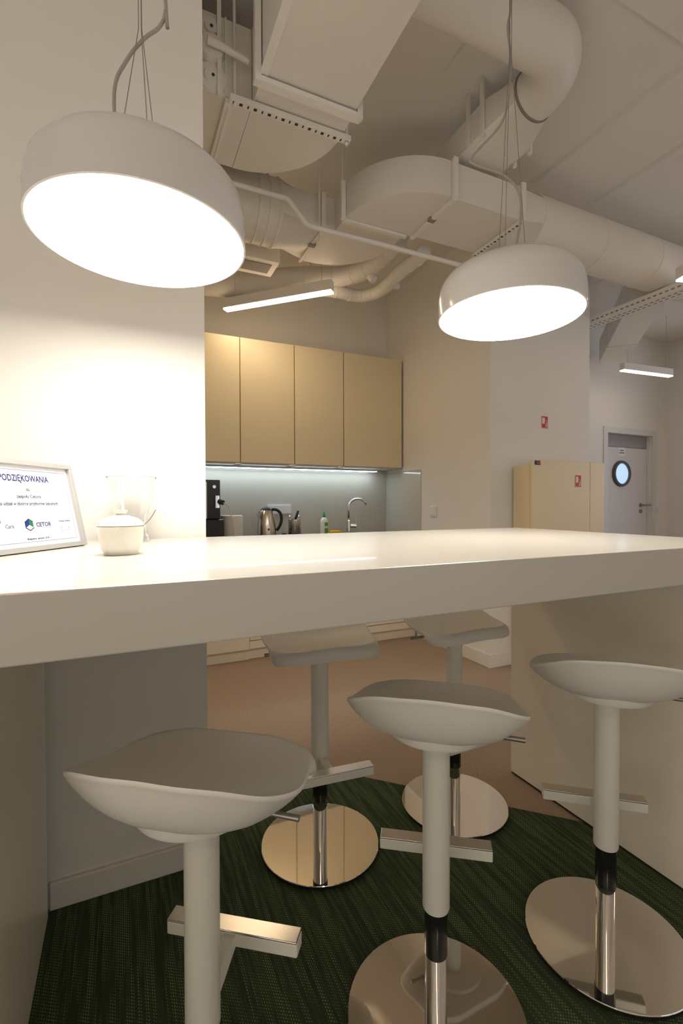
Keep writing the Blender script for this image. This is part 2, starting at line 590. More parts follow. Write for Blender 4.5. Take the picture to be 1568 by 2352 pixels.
# ------------------------------------------------------------------ kitchen
YU = 3.87
ux = [at_y(u, 900, YU).x for u in (551, 676, 789, 923)]
ux = [ux[0] - 0.467] + ux
UB, UT = 1.548, 2.572
wc_labels = ['cream wall cabinet nearest the white pillar', 'cream wall cabinet, second from the white pillar',
             'cream wall cabinet, third from the white pillar', 'wide cream wall cabinet at the end next to the side wall']
for i in range(4):
    x0, x1 = ux[i], min(ux[i + 1], X_NICHE - 0.012)
    t = thing('wall_cabinet', wc_labels[i], 'cabinet', (x0, YU, UB))
    MB().box(0.001, x1 - x0 - 0.001, 0.02, Y_KIT - YU - 0.001, 0, UT - UB).build('body', 'cabinet_cream', t)
    MB().box(0.004, x1 - x0 - 0.004, 0.0, 0.019, 0.004, UT - UB - 0.002, 0.0015).build('door', 'cabinet_cream', t)
    MB().box(x1 - x0 - 0.004, x1 - x0 + 0.001, 0.008, 0.0195, 0.0, UT - UB).build('side_edge', 'cabinet_edge', t)
    MB().box(0.03, x1 - x0 - 0.03, 0.06, 0.26, -0.006, 0.0).build('light_panel', 'plastic_white', t)
xe = at_y(862, 1075, 4.12).x
led = thing('light_strip', 'cool white light strip glowing under the wall cabinets', 'light', (0, 0, 0))
MB().box(ux[0], xe, 4.07, 4.135, UB - 0.022, UB - 0.0005, 0.002).build('profile', 'plastic_white', led)
MB().box(ux[0] + 0.01, xe - 0.01, 4.075, 4.13, UB - 0.026, UB - 0.0225).build('diffuser', 'led_glow', led)

# glass splashback, back and return
WT = 0.925
spb = thing('glass_splashback', 'grey-green glass splashback behind the kitchen worktop', 'splashback', (0, 0, 0))
MB().box(ux[0], X_NICHE - 0.008, Y_KIT - 0.007, Y_KIT - 0.0005, WT + 0.001, UB - 0.001).build('back_pane', 'glass_splash', spb)
MB().box(X_NICHE - 0.007, X_NICHE - 0.0005, 3.575, Y_KIT - 0.008, WT + 0.001, UB - 0.03).build('return_pane', 'glass_splash', spb)

YBF = 3.60
tag(MB().box(ux[0], X_NICHE - 0.002, YBF - 0.03, Y_KIT - 0.001, WT - 0.035, WT, 0.002).build('worktop', 'worktop'),
    'dark kitchen worktop along the back wall', 'worktop')
bx = [ux[0], 0.872, 1.335, 1.80, X_NICHE - 0.016]
bl = ['cream base cabinet with low front nearest the pillar', 'cream base cabinet second from the pillar',
      'cream base cabinet third from the pillar', 'wide cream base cabinet in the corner by the side wall']
for i in range(4):
    x0, x1 = bx[i], bx[i + 1]
    t = thing('base_cabinet', bl[i], 'cabinet', (x0, YBF, 0))
    zl = 0.09 if i == 0 else 0.155
    MB().box(0.001, x1 - x0 - 0.001, 0.022, 0.58, 0.10, WT - 0.036).build('body', 'base_cream', t)
    MB().box(0.003, x1 - x0 - 0.003, -0.0 if i else -0.012, 0.02, zl, WT - 0.05, 0.0015).build('door', 'base_cream', t)
    MB().box(0.0, x1 - x0, 0.045 if i else 0.03, 0.06, 0.0, 0.0995 if i else 0.085).build('plinth', 'base_cream', t)
    if i:
        MB().box(0.003, x1 - x0 - 0.003, 0.004, 0.021, 0.09, zl - 0.006).build('bottom_rail', 'base_cream', t)

# --- worktop things
WZ = WT + 0.0005


def on_top(u, y):
    p = at_y(u, 1200, y)
    return (p.x, y, WZ)


# espresso machine
p1 = at_y(505, 1200, 3.82).x
em = thing('espresso_machine', 'black espresso machine with steam wand and chrome knob', 'coffee machine', (p1, 3.82, WZ))
MB().box(-0.40, 0.012, -0.12, 0.26, 0.0, 0.165, 0.006).build('base', 'black_gloss', em)
MB().box(-0.36, 0.0, -0.02, 0.26, 0.165, 0.475, 0.006).build('body', 'black_gloss', em)
MB().box(-0.40, -0.106, -0.05, -0.021, 0.165, 0.46, 0.006).build('front_plate', 'brushed_steel', em)
k = MB()
k.cyl((-0.05, -0.02, 0.42), (-0.05, -0.045, 0.42), 0.014, 0.013)
k.build('knob', 'chrome', em, True, 40)
MB().box(-0.045, -0.012, -0.05, -0.02, 0.25, 0.355, 0.006).build('bracket', 'chrome', em)
MB().cyl((-0.012, -0.05, 0.305), (0.012, -0.075, 0.295), 0.02).build('wand_valve', 'black_plastic', em, True, 40)
MB().tube(catmull([(0.012, -0.075, 0.295), (0.05, -0.08, 0.27), (0.07, -0.09, 0.20), (0.085, -0.10, 0.09), (0.09, -0.10, 0.012)], 6), 0.0045, 8).build('steam_hose', 'hose_white', em, True)

p = on_top(532, 3.98)
pr = thing('paper_roll', 'white cylindrical paper roll beside the espresso machine', 'paper roll', p)
MB().lathe([(0.02, 0.185), (0.022, 0.190), (0.086, 0.190), (0.090, 0.186), (0.091, 0.02), (0.089, 0.0), (0.0, 0.0)], 40).build('roll', 'paper_roll', pr, True, 40)
MB().lathe([(0.019, 0.188), (0.0195, 0.02), (0.0, 0.02)], 20).build('core', 'cord_grey', pr, True, 40)

# kettle
p = on_top(612, 3.92)
kt = thing('electric_kettle', 'brushed steel electric kettle with black handle', 'kettle', p, math.radians(-24))
MB().lathe([(0.0, 0.0), (0.085, 0.0), (0.087, 0.012), (0.084, 0.02), (0.0, 0.022)], 36).build('power_base', 'black_plastic', kt, True, 40)
MB().lathe([(0.080, 0.023), (0.081, 0.05), (0.078, 0.11), (0.066, 0.18), (0.054, 0.225), (0.05, 0.232), (0.0, 0.234)], 40).build('body', 'brushed_steel', kt, True, 50)
MB().lathe([(0.052, 0.232), (0.046, 0.244), (0.025, 0.256), (0.012, 0.262), (0.0, 0.263)], 32).build('lid', 'black_plastic', kt, True, 50)
hp = catmull([(0.045, 0, 0.238), (0.085, 0, 0.235), (0.118, 0, 0.205), (0.126, 0, 0.15), (0.11, 0, 0.095), (0.084, 0, 0.06)], 6)
MB().tube(hp, 0.0125, 12).build('handle', 'black_plastic', kt, True, 50)
s = MB()
s.loft([[(-0.055, -0.028, 0.165), (-0.055, 0.028, 0.165), (-0.074, 0.0, 0.16)], [(-0.05, -0.02, 0.22), (-0.05, 0.02, 0.22), (-0.098, 0.0, 0.228)]])
s.build('spout', 'brushed_steel', kt)
e = MB()
e.cyl((0.03, -0.0765, 0.072), (0.03, -0.079, 0.072), 0.0095)
e.build('red_badge', 'sign_red', kt)

tag(MB().tube(catmull([(p[0] - 0.16, 3.86, WZ + 0.006), (p[0] - 0.20, 3.90, WZ + 0.012), (p[0] - 0.11, 3.98, WZ + 0.006), (p[0] + 0.02, 4.06, WZ + 0.006), (p[0] + 0.18, 3.97, WZ + 0.006)], 8), 0.0055, 8)
    .build('power_cable', 'black_plastic', None, True), 'black power cable coiled around the steel kettle', 'cable')
q = on_top(652, 3.94)
tag(MB().box(q[0] - 0.018, q[0] + 0.018, 3.92, 3.955, WZ, WZ + 0.03, 0.005).build('power_plug', 'black_plastic'), 'small black power plug between kettle and utensil holder', 'plug')

# triple socket
a, b2 = at_y(613, 1159, Y_KIT - 0.01), at_y(668, 1181, Y_KIT - 0.01)
sk = thing('wall_socket', 'white triple wall socket on the splashback behind the kettle', 'socket', ((a.x + b2.x) / 2, Y_KIT - 0.0072, (a.z + b2.z) / 2))
hw, hh = (b2.x - a.x) / 2, (a.z - b2.z) / 2
MB().box(-hw, hw, -0.011, 0, -hh, hh, 0.002).build('plate', 'plastic_white', sk)
for i in range(3):
    xc = -hw + hw / 3 * (2 * i + 1)
    MB().box(xc - hw / 3 + 0.006, xc + hw / 3 - 0.006, -0.014, -0.0112, -hh + 0.009, hh - 0.009, 0.001).build('module', 'plastic_white', sk)

# utensil holder
p = on_top(676, 3.96)
uh = thing('utensil_holder', 'perforated steel utensil holder with black knife handle', 'utensil holder', p)
MB().lathe([(0.0, 0.001), (0.054, 0.001), (0.056, 0.004), (0.056, 0.150), (0.054, 0.150), (0.053, 0.006), (0.0, 0.006)], 36).build('cup', 'brushed_steel', uh, True, 40)
for i in range(3):
    for j in range(6):
        an = math.radians(-100 + i * 16)
        zz = 0.03 + j * 0.02
        c, s_ = math.cos(an), math.sin(an)
        MB().cyl((0.0563 * c, 0.0563 * s_, zz), (0.0568 * c, 0.0568 * s_, zz), 0.0032, n=8).build('hole', 'strut_hole', uh)
MB().lathe([(0.0, 0.0), (0.058, 0.0), (0.058, 0.01), (0.0565, 0.011)], 36).build('foot_ring', 'black_plastic', uh, True, 40)
p_ = p
kn = thing('kitchen_knife', 'knife with thick black handle standing in the utensil holder', 'knife', (p_[0], p_[1], p_[2]))
MB().tube([(0.004, 0, 0.14), (0.02, -0.005, 0.185), (0.032, -0.008, 0.225)], [0.009, 0.011, 0.010], 10).build('handle', 'black_plastic', kn, True)
MB().box(-0.012, 0.012, -0.001, 0.001, 0.008, 0.14).build('blade', 'chrome', kn)
MB_sp = [(-0.038, 'spoon'), (0.04, 'fork')]
for dx, nm in MB_sp:
    t = MB()
    t.tube([(p_[0] + dx * 0.6, 3.962, WZ + 0.008), (p_[0] + dx, 3.966, WZ + 0.158)], 0.003, 8)
    t.tube([(p_[0] + dx, 3.966, WZ + 0.155), (p_[0] + dx * 1.05, 3.967, WZ + 0.172), (p_[0] + dx * 1.1, 3.968, WZ + 0.185)], [0.004, 0.009, 0.003], 10)
    tag(t.build(nm, 'chrome', None, True), 'small steel %s standing in the utensil holder%s' % (nm, ' by its left rim' if False else ''), nm)

# dish soap
p = on_top(744, 3.98)
ds = thing('dish_soap_bottle', 'white dish soap bottle with green cap beside the sponge', 'bottle', p)
MB().lathe([(0.0, 0.0), (0.034, 0.0), (0.036, 0.006), (0.034, 0.06), (0.036, 0.11), (0.034, 0.135), (0.022, 0.155), (0.012, 0.163), (0.0, 0.164)], 32).build('bottle_body', 'bottle_white', ds, True, 50)
MB().lathe([(0.0125, 0.160), (0.0135, 0.162), (0.0135, 0.185), (0.009, 0.19), (0.006, 0.205), (0.005, 0.214), (0.0, 0.215)], 20).build('cap', 'cap_green', ds, True, 40)
# label prints following the body
for nm, m, zz, ww, hh2, xo in (('label_leaf', 'label_green', 0.10, 0.55, 0.016, 0.3), ('label_leaf', 'label_green', 0.045, 0.6, 0.02, 0.35), ('label_band', 'sign_red', 0.018, 0.7, 0.006, 0.3)):
    rr = []
    for z_ in (zz - hh2, zz + hh2):
        rr.append([(0.0368 * math.cos(-PI / 2 + xo + ww * (i / 8 - 0.5) * 2), 0.0368 * math.sin(-PI / 2 + xo + ww * (i / 8 - 0.5) * 2), z_) for i in range(9)])
    MB().loft(rr, False, (False, False)).build(nm, m, ds, True)

p = on_top(769, 3.93)
tag(MB().box(p[0] - 0.05, p[0] + 0.05, 3.90, 3.96, WZ, WZ + 0.042, 0.008).build('sponge', 'sponge_yellow'), 'yellow kitchen sponge beside the dish soap', 'sponge')

# faucet
p = on_top(800, 4.05)
fc = thing('kitchen_faucet', 'chrome gooseneck kitchen faucet with side lever', 'faucet', p, math.radians(-22))
MB().lathe([(0.0, 0.0), (0.026, 0.0), (0.026, 0.006), (0.021, 0.010), (0.021, 0.125), (0.012, 0.132)], 28).build('faucet_body', 'chrome', fc, True, 40)
path = [(0, 0, 0.125), (0, 0, 0.245)] + [(0.088 - 0.088 * math.cos(a_), 0, 0.245 + 0.088 * math.sin(a_)) for a_ in [PI * k_ / 14 for k_ in range(1, 12)]]
last = path[-1]
path += [(last[0] + 0.012, 0, last[2] - 0.022)]
MB().tube(path, 0.0115, 14).build('spout', 'chrome', fc, True)
MB().cyl((0.02, 0, 0.075), (0.075, 0, 0.075), 0.017, n=18).build('lever_hub', 'chrome', fc, True, 40)
MB().cyl((0.066, 0, 0.085), (0.07, 0, 0.15), 0.004, n=8).build('lever', 'chrome', fc, True, 40)

# switch on the side wall
p = at_x(996, 1175, X_NICHE)
sw = thing('light_switch', 'small white light switch on the side wall', 'switch', (X_NICHE - 0.0003, p.y, p.z))
MB().box(-0.010, 0, -0.042, 0.042, -0.045, 0.045, 0.003).build('plate', 'plastic_white', sw)
MB().box(-0.014, -0.0102, -0.028, 0.028, -0.03, 0.03, 0.002).build('rocker', 'plastic_white', sw)

# switch by the porthole door
p = at_y(1507, 1171, Y_DOOR)
sw = thing('light_switch', 'small white light switch beside the porthole door', 'switch', (p.x, Y_DOOR - 0.0003, p.z))
MB().box(-0.042, 0.042, -0.010, 0, -0.042, 0.042, 0.003).build('plate', 'plastic_white', sw)
MB().box(-0.028, 0.028, -0.013, -0.0102, -0.028, 0.028, 0.002).build('rocker', 'door_paint', sw)

# ------------------------------------------------------------------ lockers in front of the sign wall
YL = 2.493
lx0, lx1 = at_y(1222, 1060, YL).x, at_y(1388, 1060, YL).x
xs_ = at_y(1355, 1060, YL).x
lz = at_y(1240, 1055.5, YL).z
lb_ = at_y(1200, 1069, YL + 0.08).z
lk = thing('fire_cabinet', 'tall cream cabinet below the wall sign, with a red sign on its door', 'cabinet', (lx0, YL, 0))
MB().box(0.0, lx1 - lx0, 0.024, Y_SIGN - YL - 0.016, 0, lb_, 0.004).build('body', 'locker_cream', lk)
MB().box(0.0, xs_ - lx0 - 0.001, 0, 0.022, 0.02, lz, 0.004).build('door', 'locker_cream', lk)
MB().box(xs_ - lx0 + 0.002, lx1 - lx0, 0, 0.022, 0.02, lz, 0.004).build('side_strip', 'locker_cream', lk)
st = at_y(1234, 1062.5, YL)
stk = MB().box(st.x - lx0 - 0.028, st.x - lx0 + 0.028, -0.0015, -0.0003, st.z - 0.017, st.z + 0.015).build('sticker', 'ink_grey', lk)
for i, (xx, m) in enumerate(((-0.018, 'logo_black'), (0.0, 'ink_pale'), (0.019, 'sign_red'))):
    MB().box(st.x - lx0 + xx - 0.008, st.x - lx0 + xx + 0.007, -0.0022, -0.0016, st.z - 0.011, st.z + 0.010).build('sticker_mark', m, stk)


def hose_sign(name, label, x, y, z, s_w, s_h):
    t = thing(name, label, 'sign', (x, y, z))
    MB().box(-s_w, s_w, -0.002, 0, -s_h, s_h).build('plate', 'sign_red', t)
    fm = MB()
    for (x0, x1, z0, z1) in ((-s_w, s_w, s_h * .93, s_h), (-s_w, s_w, -s_h, -s_h * .93), (-s_w, -s_w * .93, -s_h, s_h), (s_w * .93, s_w, -s_h, s_h)):
        fm.box(x0, x1, -0.0026, -0.0021, z0, z1)
    fm.build('border', 'sign_white', t)
    # hose reel in its box
    MB().box(-s_w * .8, -s_w * .02, -0.0026, -0.0021, -s_h * .25, s_h * .72).build('reel_pictogram', 'sign_white', t)
    MB().tube([(-s_w * .02, -0.0026, 0.25 * s_h), (s_w * .45, -0.0026, 0.25 * s_h), (s_w * .62, -0.0026, 0.05 * s_h), (s_w * .45, -0.0026, -.5 * s_h)], s_w * .07, 8).build('hose_pictogram', 'sign_white', t)
    fl = MB()
    for k_ in range(3):
        x0 = s_w * (.18 + .22 * k_)
        fl.poly([(x0, -0.0024, -s_h * .8), (x0 + s_w * .12, -0.0024, -s_h * .8), (x0 + s_w * .2, -0.0024, -s_h * .3), (x0 + s_w * .1, -0.0024, -s_h * .1 + .1 * s_h * k_)])
    fl.build('flame_pictogram', 'sign_white', t)
    return t


p = at_y(1250.5, 970, Y_SIGN - 0.001)
hose_sign('fire_hose_sign', 'red fire hose sign on the wall above the cream cabinet', p.x, Y_SIGN - 0.0004, p.z, 0.033, 0.048)
p = at_y(1327, 1105, YL)
hose_sign('fire_hose_sign', 'red fire hose sign on the door of the cream cabinet', p.x, YL - 0.0006, p.z, 0.031, 0.045)

# ------------------------------------------------------------------ bar stools
# seat contour (rim at the back and sides, crest at the front), right half from the back to the front
half = [(0.0, -0.1832, 0.131), (0.0588, -0.1811, 0.1286), (0.12, -0.1652, 0.12), (0.1742, -0.1266, 0.0958), (0.1997, -0.0649, 0.070),
        (0.1986, 0.0, 0.051), (0.1868, 0.0614, 0.045), (0.1558, 0.108, 0.046), (0.1002, 0.132, 0.049), (0.0439, 0.133, 0.0515), (0.0, 0.132, 0.052)]
loop = half + [(-x, y, z) for x, y, z in half[-2:0:-1]]
OUT = [Vector((p.x * 0.97, p.y, p.z)) for p in catmull(loop, 5, True)]
SEAT_Z = 0.690


def sstep(a_, b_, x):
    t = max(0, min(1, (x - a_) / (b_ - a_)))
    return t * t * (3 - 2 * t)


def seat_mesh(z0):
    t = MB()
    zc = 0.026
    yc = -0.01

    def wf(p):
        return sstep(0.03, 0.105, p.y)

    def top(s_, p):
        return (p.x * s_, yc + (p.y - yc) * s_, z0 + zc + (p.z - zc) * s_ ** 2.1)

    def edge(k_, p):
        e_, d_ = ((0.04, 0.002), (0.085, 0.009), (0.115, 0.019), (0.128, 0.031), (0.12, 0.041))[k_]
        f_ = wf(p)
        sc_ = 1 + e_ * f_ + (0.008 if 0 < k_ < 4 else 0.003) * (1 - f_)
        return (p.x * sc_, yc + (p.y - yc) * sc_, z0 + p.z - d_ * f_ - (0.0, 0.002, 0.0045, 0.007, 0.0085)[k_] * (1 - f_))

    def under(s_, p):
        q = edge(4, p)
        z = z0 + (q[2] - z0) * s_ ** 4.4
        return (q[0] * s_, yc + (q[1] - yc) * s_, z)
    SS = [0.06, 0.18, 0.32, 0.46, 0.58, 0.68, 0.76, 0.83, 0.89, 0.94, 0.98, 1.0]
    rings = [[top(s_, p) for p in OUT] for s_ in SS]
    rings += [[edge(k_, p) for p in OUT] for k_ in range(5)]
    rings += [[under(s_, p) for p in OUT] for s_ in reversed(SS[:-1])]
    t.loft(rings, True, (True, True))
    return t


def make_stool(label, x, y, fdir, z_off=0.0, rot_seat=0.0):
    """fdir: azimuth in degrees the sitter faces; local +y is the front"""
    t = thing('bar_stool', label, 'stool', (x, y, 0.004), math.radians(fdir - 90), 'white bar stools at the counter')
    zs = SEAT_Z - 0.004 + z_off
    rm = Matrix.Rotation(math.radians(rot_seat), 4, 'Z')
    b_ = MB()
    b_.lathe([(0.0, 0.0), (0.199, 0.0), (0.204, 0.004), (0.2055, 0.0115), (0.198, 0.0125)], 96)
    b_.build('base_rim', 'black_plastic', t, True, 30)
    b_ = MB()
    b_.lathe([(0.199, 0.0127), (0.2055, 0.0130), (0.206, 0.0155), (0.2045, 0.0172), (0.12, 0.0175), (0.0, 0.0175)], 96)
    b_.build('base_plate', 'base_mirror', t, True, 30)
    MB().lathe([(0.025, 0.0176), (0.025, 0.205)], 40).build('column', 'chrome', t, True, 30)
    MB().lathe([(0.0256, 0.160), (0.0262, 0.162), (0.0262, 0.30)], 40).build('sleeve', 'black_gloss', t, True, 30)
    MB().lathe([(0.024, 0.268), (0.0295, 0.268), (0.031, 0.272), (0.031, zs - 0.009)], 40).build('tube', 'stool_tube', t, True, 35)
    c_ = MB()
    c_.lathe([(0.0, -0.008), (0.101, -0.008), (0.108, -0.006), (0.112, 0.0), (0.116, 0.026), (0.09, 0.027)], 48, (0, -0.004, zs))
    bmesh.ops.transform(c_.bm, matrix=rm, verts=c_.bm.verts[:])
    c_.build('seat_collar', 'stool_plastic', t, True, 40)
    s_ = seat_mesh(zs)
    bmesh.ops.transform(s_.bm, matrix=rm, verts=s_.bm.verts[:])
    s_.build('seat', 'stool_plastic', t, True, 50)
    lv = MB()
    lv.tube([(0.06, -0.02, zs - 0.002), (0.12, -0.022, zs + 0.001), (0.190, -0.026, zs + 0.0)], [0.005, 0.005, 0.0055], 10)
    bmesh.ops.transform(lv.bm, matrix=rm, verts=lv.bm.verts[:])
    lv.build('lever', 'wire_steel', t, True, 40)
    fr_ = MB()
    fr_.box(-0.142, 0.142, 0.115, 0.150, 0.302, 0.330, 0.003)
    fb = fr_.build('footrest', 'stool_tube', t)
    MB().box(-0.141, 0.141, 0.114, 0.151, 0.3302, 0.3345, 0.0012).build('tread', 'satin_chrome', fb)
    MB().loft([[(-0.012, 0.029, 0.275), (0.012, 0.029, 0.275), (0.012, 0.029, 0.325), (-0.012, 0.029, 0.325)],
               [(-0.012, 0.118, 0.304), (0.012, 0.118, 0.304), (0.012, 0.118, 0.328), (-0.012, 0.118, 0.328)]]).build('footrest_arm', 'stool_tube', t)
    return t


make_stool('white bar stool beside the counter end under the framed certificate', 0.121, 0.866, 54, -0.002, -0.5)
make_stool('white bar stool in the middle of the three on the side away from the kitchen', 0.650, 0.894, 55, 0.007, -4.3)
make_stool('white bar stool close beside the counter panel, on the side away from the kitchen', 1.190, 0.862, 51, 0.012, -2.8)
make_stool('white bar stool on the kitchen side, next to the white pillar', 0.620, 1.535, -95)
make_stool('white bar stool on the kitchen side, near the bare wall corner', 1.187, 1.513, -88)

# ------------------------------------------------------------------ pendant lamps
PEND_R, PEND_H = 0.2195, 0.146


def pendant(label, px, cord_px, zb, depth_join):
    """px: image point of the disc centre, over the counter's centre line"""
    cpt = px
    t = thing('pendant_lamp', label, 'lamp', (cpt[0], cpt[1], zb), 0, 'pendant lamps over the counter')
    prof_o = [(PEND_R - 0.004, 0.0), (PEND_R, 0.001), (PEND_R, 0.055), (PEND_R - 0.002, 0.070)]
    for k_ in range(1, 13):
        a_ = PI / 2 * k_ / 12
        prof_o.append((PEND_R - 0.002 - 0.085 + 0.085 * math.cos(a_), 0.070 + (PEND_H - 0.070) * math.sin(a_)))
    prof_o += [(0.06, PEND_H), (0.0, PEND_H + 0.0005)]
    MB().lathe(prof_o, 96).build('shade', 'shade_white', t, True, 40)
    MB().lathe([(PEND_R - 0.004, 0.0005), (PEND_R - 0.005, 0.002), (0.0, 0.0025)], 96).build('diffuser', 'pendant_glow', t, True, 40)
    dep = CM.inverted() @ Vector((cpt[0], cpt[1], zb))
    D = -dep.z
    T_ = Vector((cpt[0], cpt[1], zb))

    def loc(u, v):
        q_ = at_d(u, v, D)
        return q_ - T_
    pts = [loc(u, v) for u, v in cord_px]
    pts[0].z = PEND_H - 0.004
    top = Vector((0.0, 0.0, ZC - zb))
    pts.append(top + Vector((0, 0, -0.02)))
    MB().tube(catmull(pts, 8), 0.0038, 10).build('power_cord', 'cord_grey', t, True)
    j = Vector((0, 0, depth_join - zb))
    for k_ in range(3):
        a_ = math.radians(-55 + 120 * k_)
        MB().tube([(0.10 * math.cos(a_) * .5, 0.10 * math.sin(a_) * .5, PEND_H), j + Vector((0.004 * math.cos(a_), 0.004 * math.sin(a_), 0)), top + Vector((0.004 * math.cos(a_), 0.004 * math.sin(a_), -0.01))], 0.0010, 6).build('suspension_wire', 'wire_steel', t)
    MB().lathe([(0.0, -0.03), (0.05, -0.03), (0.055, -0.025), (0.055, -0.0005), (0.0, -0.0005)], 32, (0, 0, ZC - zb)).build('ceiling_rose', 'shade_white', t, True, 40)


PEND_R = 0.2165
pendant('large white domed pendant lamp hanging before the white pillar', (0.042, 1.110),
        [(272, 262), (262, 215), (290, 140), (330, 90), (366, 62), (380, 25), (378, -30)], 1.770, 2.22)
PEND_R = 0.2195
pendant('large white domed pendant lamp hanging near the counter end panel', (1.107, 1.140),
        [(1172, 575), (1196, 500), (1190, 440), (1155, 402), (1090, 378), (1086, 358), (1150, 285), (1168, 215), (1172, 130), (1166, 60), (1174, -20)], 1.793, 2.6)


# ------------------------------------------------------------------ linear lights
def linear_light(label, a_, b_, z, w_=0.06, hgt=0.085, glow='linear_glow'):
    a_, b_ = Vector(a_), Vector(b_)
    d_ = b_ - a_
    Ln = d_.length
    t = thing('linear_light', label, 'light', ((a_.x + b_.x) / 2, (a_.y + b_.y) / 2, z), math.atan2(d_.y, d_.x), 'linear ceiling lights')
    MB().box(-Ln / 2, Ln / 2, -w_ / 2, w_ / 2, 0.012, hgt, 0.002).build('housing', 'duct_fitting', t)
    MB().box(-Ln / 2 + 0.001, Ln / 2 - 0.001, -w_ / 2 + 0.002, w_ / 2 - 0.002, 0.0, 0.0118, 0.002).build('diffuser', glow, t)
    for s_ in (-1, 1):
        MB().cyl((s_ * (Ln / 2 - 0.08), 0, hgt), (s_ * (Ln / 2 - 0.08), 0, ZC - z), 0.0012, n=6).build('suspension_wire', 'wire_steel', t)
    return t


zl1 = 2.70
linear_light('linear light hung over the kitchen aisle before the wall cabinets', at_z(517, 714, zl1).xy.to_3d(), at_z(763, 672, zl1).xy.to_3d(), zl1)
zl2 = 2.62
linear_light('linear light hung before the porthole door', at_z(1428, 852, zl2).xy.to_3d(), at_z(1540, 866, zl2).xy.to_3d(), zl2, glow='linear_glow_dim')
zl3 = 2.60
q = at_z(1559, 643, zl3)
linear_light('linear light hung beyond the perforated cable tray', (q.x, q.y, 0), (q.x + 0.75, q.y - 0.28, 0), zl3, glow='linear_glow_dim')
# unseen lights of the same kind, added to brighten counter, sign wall and kitchen
for x, y, dy, lb in ((-1.1, -1.7, 0.35, 'added unseen linear light over the open floor facing the counter'),
                     (4.4, -0.9, 0.35, 'added unseen linear light over the open floor near the corridor'),
                     (-1.2, 3.0, 0.0, 'added unseen linear light in the kitchen behind the pillar')):
    linear_light(lb, (x, y, 0), (x + 1.0, y + dy, 0), 2.72, glow='linear_glow')

# ------------------------------------------------------------------ ducts


def rect_ring(c_, ax, hw_, z0, z1, n=48):
    """ring of a rectangle in the plane spanned by ax (horizontal) and z"""
    zc_, hz = (z0 + z1) / 2, (z1 - z0) / 2
    out = []
    for i in range(n):
        a_ = 2 * PI * (i + 0.5) / n
        cx, sz = math.cos(a_), math.sin(a_)
        k_ = min(hw_ / max(abs(cx), 1e-6), hz / max(abs(sz), 1e-6))
        out.append(Vector(c_) + Vector(ax) * (cx * k_) + Vector((0, 0, zc_ + sz * k_)))
    return out


def round_ring(c_, ax, r, zc_, n=48):
    return [Vector(c_) + Vector(ax) * (r * math.cos(2 * PI * (i + 0.5) / n)) + Vector((0, 0, zc_ + r * math.sin(2 * PI * (i + 0.5) / n))) for i in range(n)]


def arc(cx, cy, r, a0, a1, n=20):
    return [(cx + r * math.cos(math.radians(a0 + (a1 - a0) * k_ / n)), cy + r * math.sin(math.radians(a0 + (a1 - a0) * k_ / n))) for k_ in range(n + 1)]


def strut(name, parent, p0, p1, w_=0.04, h_=0.02, holes=0):
    p0, p1 = Vector(p0), Vector(p1)
    d_ = p1 - p0
    Ln = d_.length
    mt = Matrix.Translation((p0 + p1) / 2) @ Matrix.Rotation(math.atan2(d_.y, d_.x), 4, 'Z')
    t = MB()
    t.box(-Ln / 2, Ln / 2, -w_ / 2, w_ / 2, -h_ / 2, h_ / 2, 0.0, mt)
    o = t.build(name, 'duct_fitting', parent)
    if holes:
        hm = MB()
        for k_ in range(holes):
            x = -Ln / 2 + Ln * (k_ + 0.5) / holes
            ww = Ln / holes * (0.22 if k_ % 2 else 0.10)
            hm.box(x - ww, x + ww, -w_ * 0.22, w_ * 0.22, -h_ / 2 - 0.0012, -h_ / 2 - 0.0003, 0.0, mt)
        tag(hm.build('slot_row', 'strut_hole', o), kind='stuff')
    return o


def rod(parent, x, y, z0, z1, r=0.005):
    return MB().cyl((x, y, z0), (x, y, z1), r, n=8).build('threaded_rod', 'duct_fitting', parent, True, 40)


# --- duct A : long flat duct running towards the pillar, bending behind it
A0, A1 = 2.85, 3.16
AX0, AX1 = 0.497, 0.897
da = thing('ventilation_duct', 'wide flat ceiling duct bending behind the white pillar', 'duct', (0, 0, 0))
MB().box(AX0, AX1, -2.4, 1.83, A0, A1, 0.003).build('straight_section', 'duct_paint', da)
MB().box(AX0 - 0.012, AX1 + 0.012, 1.815, 1.845, A0 - 0.010, A1 + 0.01).build('flange', 'duct_fitting', da)
MB().box(AX0 - 0.012, AX0 + 0.02, -2.39, 1.80, A0 - 0.004, A0 - 0.0005).build('seam_strip', 'duct_fitting', da)
ec = (AX0, 1.945)
pl = [(AX0, 1.846), (AX1, 1.846)] + arc(ec[0], ec[1], 0.40, 0, 90, 28) + [(AX0, 1.95)]
MB().prism(pl, A0, A1).build('elbow', 'duct_paint', da, True, 30)
MB().box(-1.6, AX0 - 0.001, 1.95, 2.345, A0, A1, 0.003).build('side_run', 'duct_paint', da)
strut('perforated_strut', da, (0.40, 1.925, A0 - 0.022), (0.93, 1.925, A0 - 0.022), 0.03, 0.022, 18)
strut('support_bar', da, (AX0 - 0.03, 1.80, A0 - 0.022), (AX1 + 0.02, 1.80, A0 - 0.022), 0.035, 0.02)
for x in (0.42, 0.915):
    rod(da, x, 1.925, A0 - 0.05, ZC, 0.006)
for x in (AX0 - 0.018, AX1 + 0.016):
    MB().box(x - 0.012, x + 0.012, 1.785, 1.81, A0 - 0.03, ZC - 0.01).build('hanger_post', 'duct_fitting', da)
strut('under_strap', da, (at_z(521, 243, A0).x, 1.95, A0 - 0.012), (at_z(492, 345, A0).x, 2.36, A0 - 0.012), 0.03, 0.018)
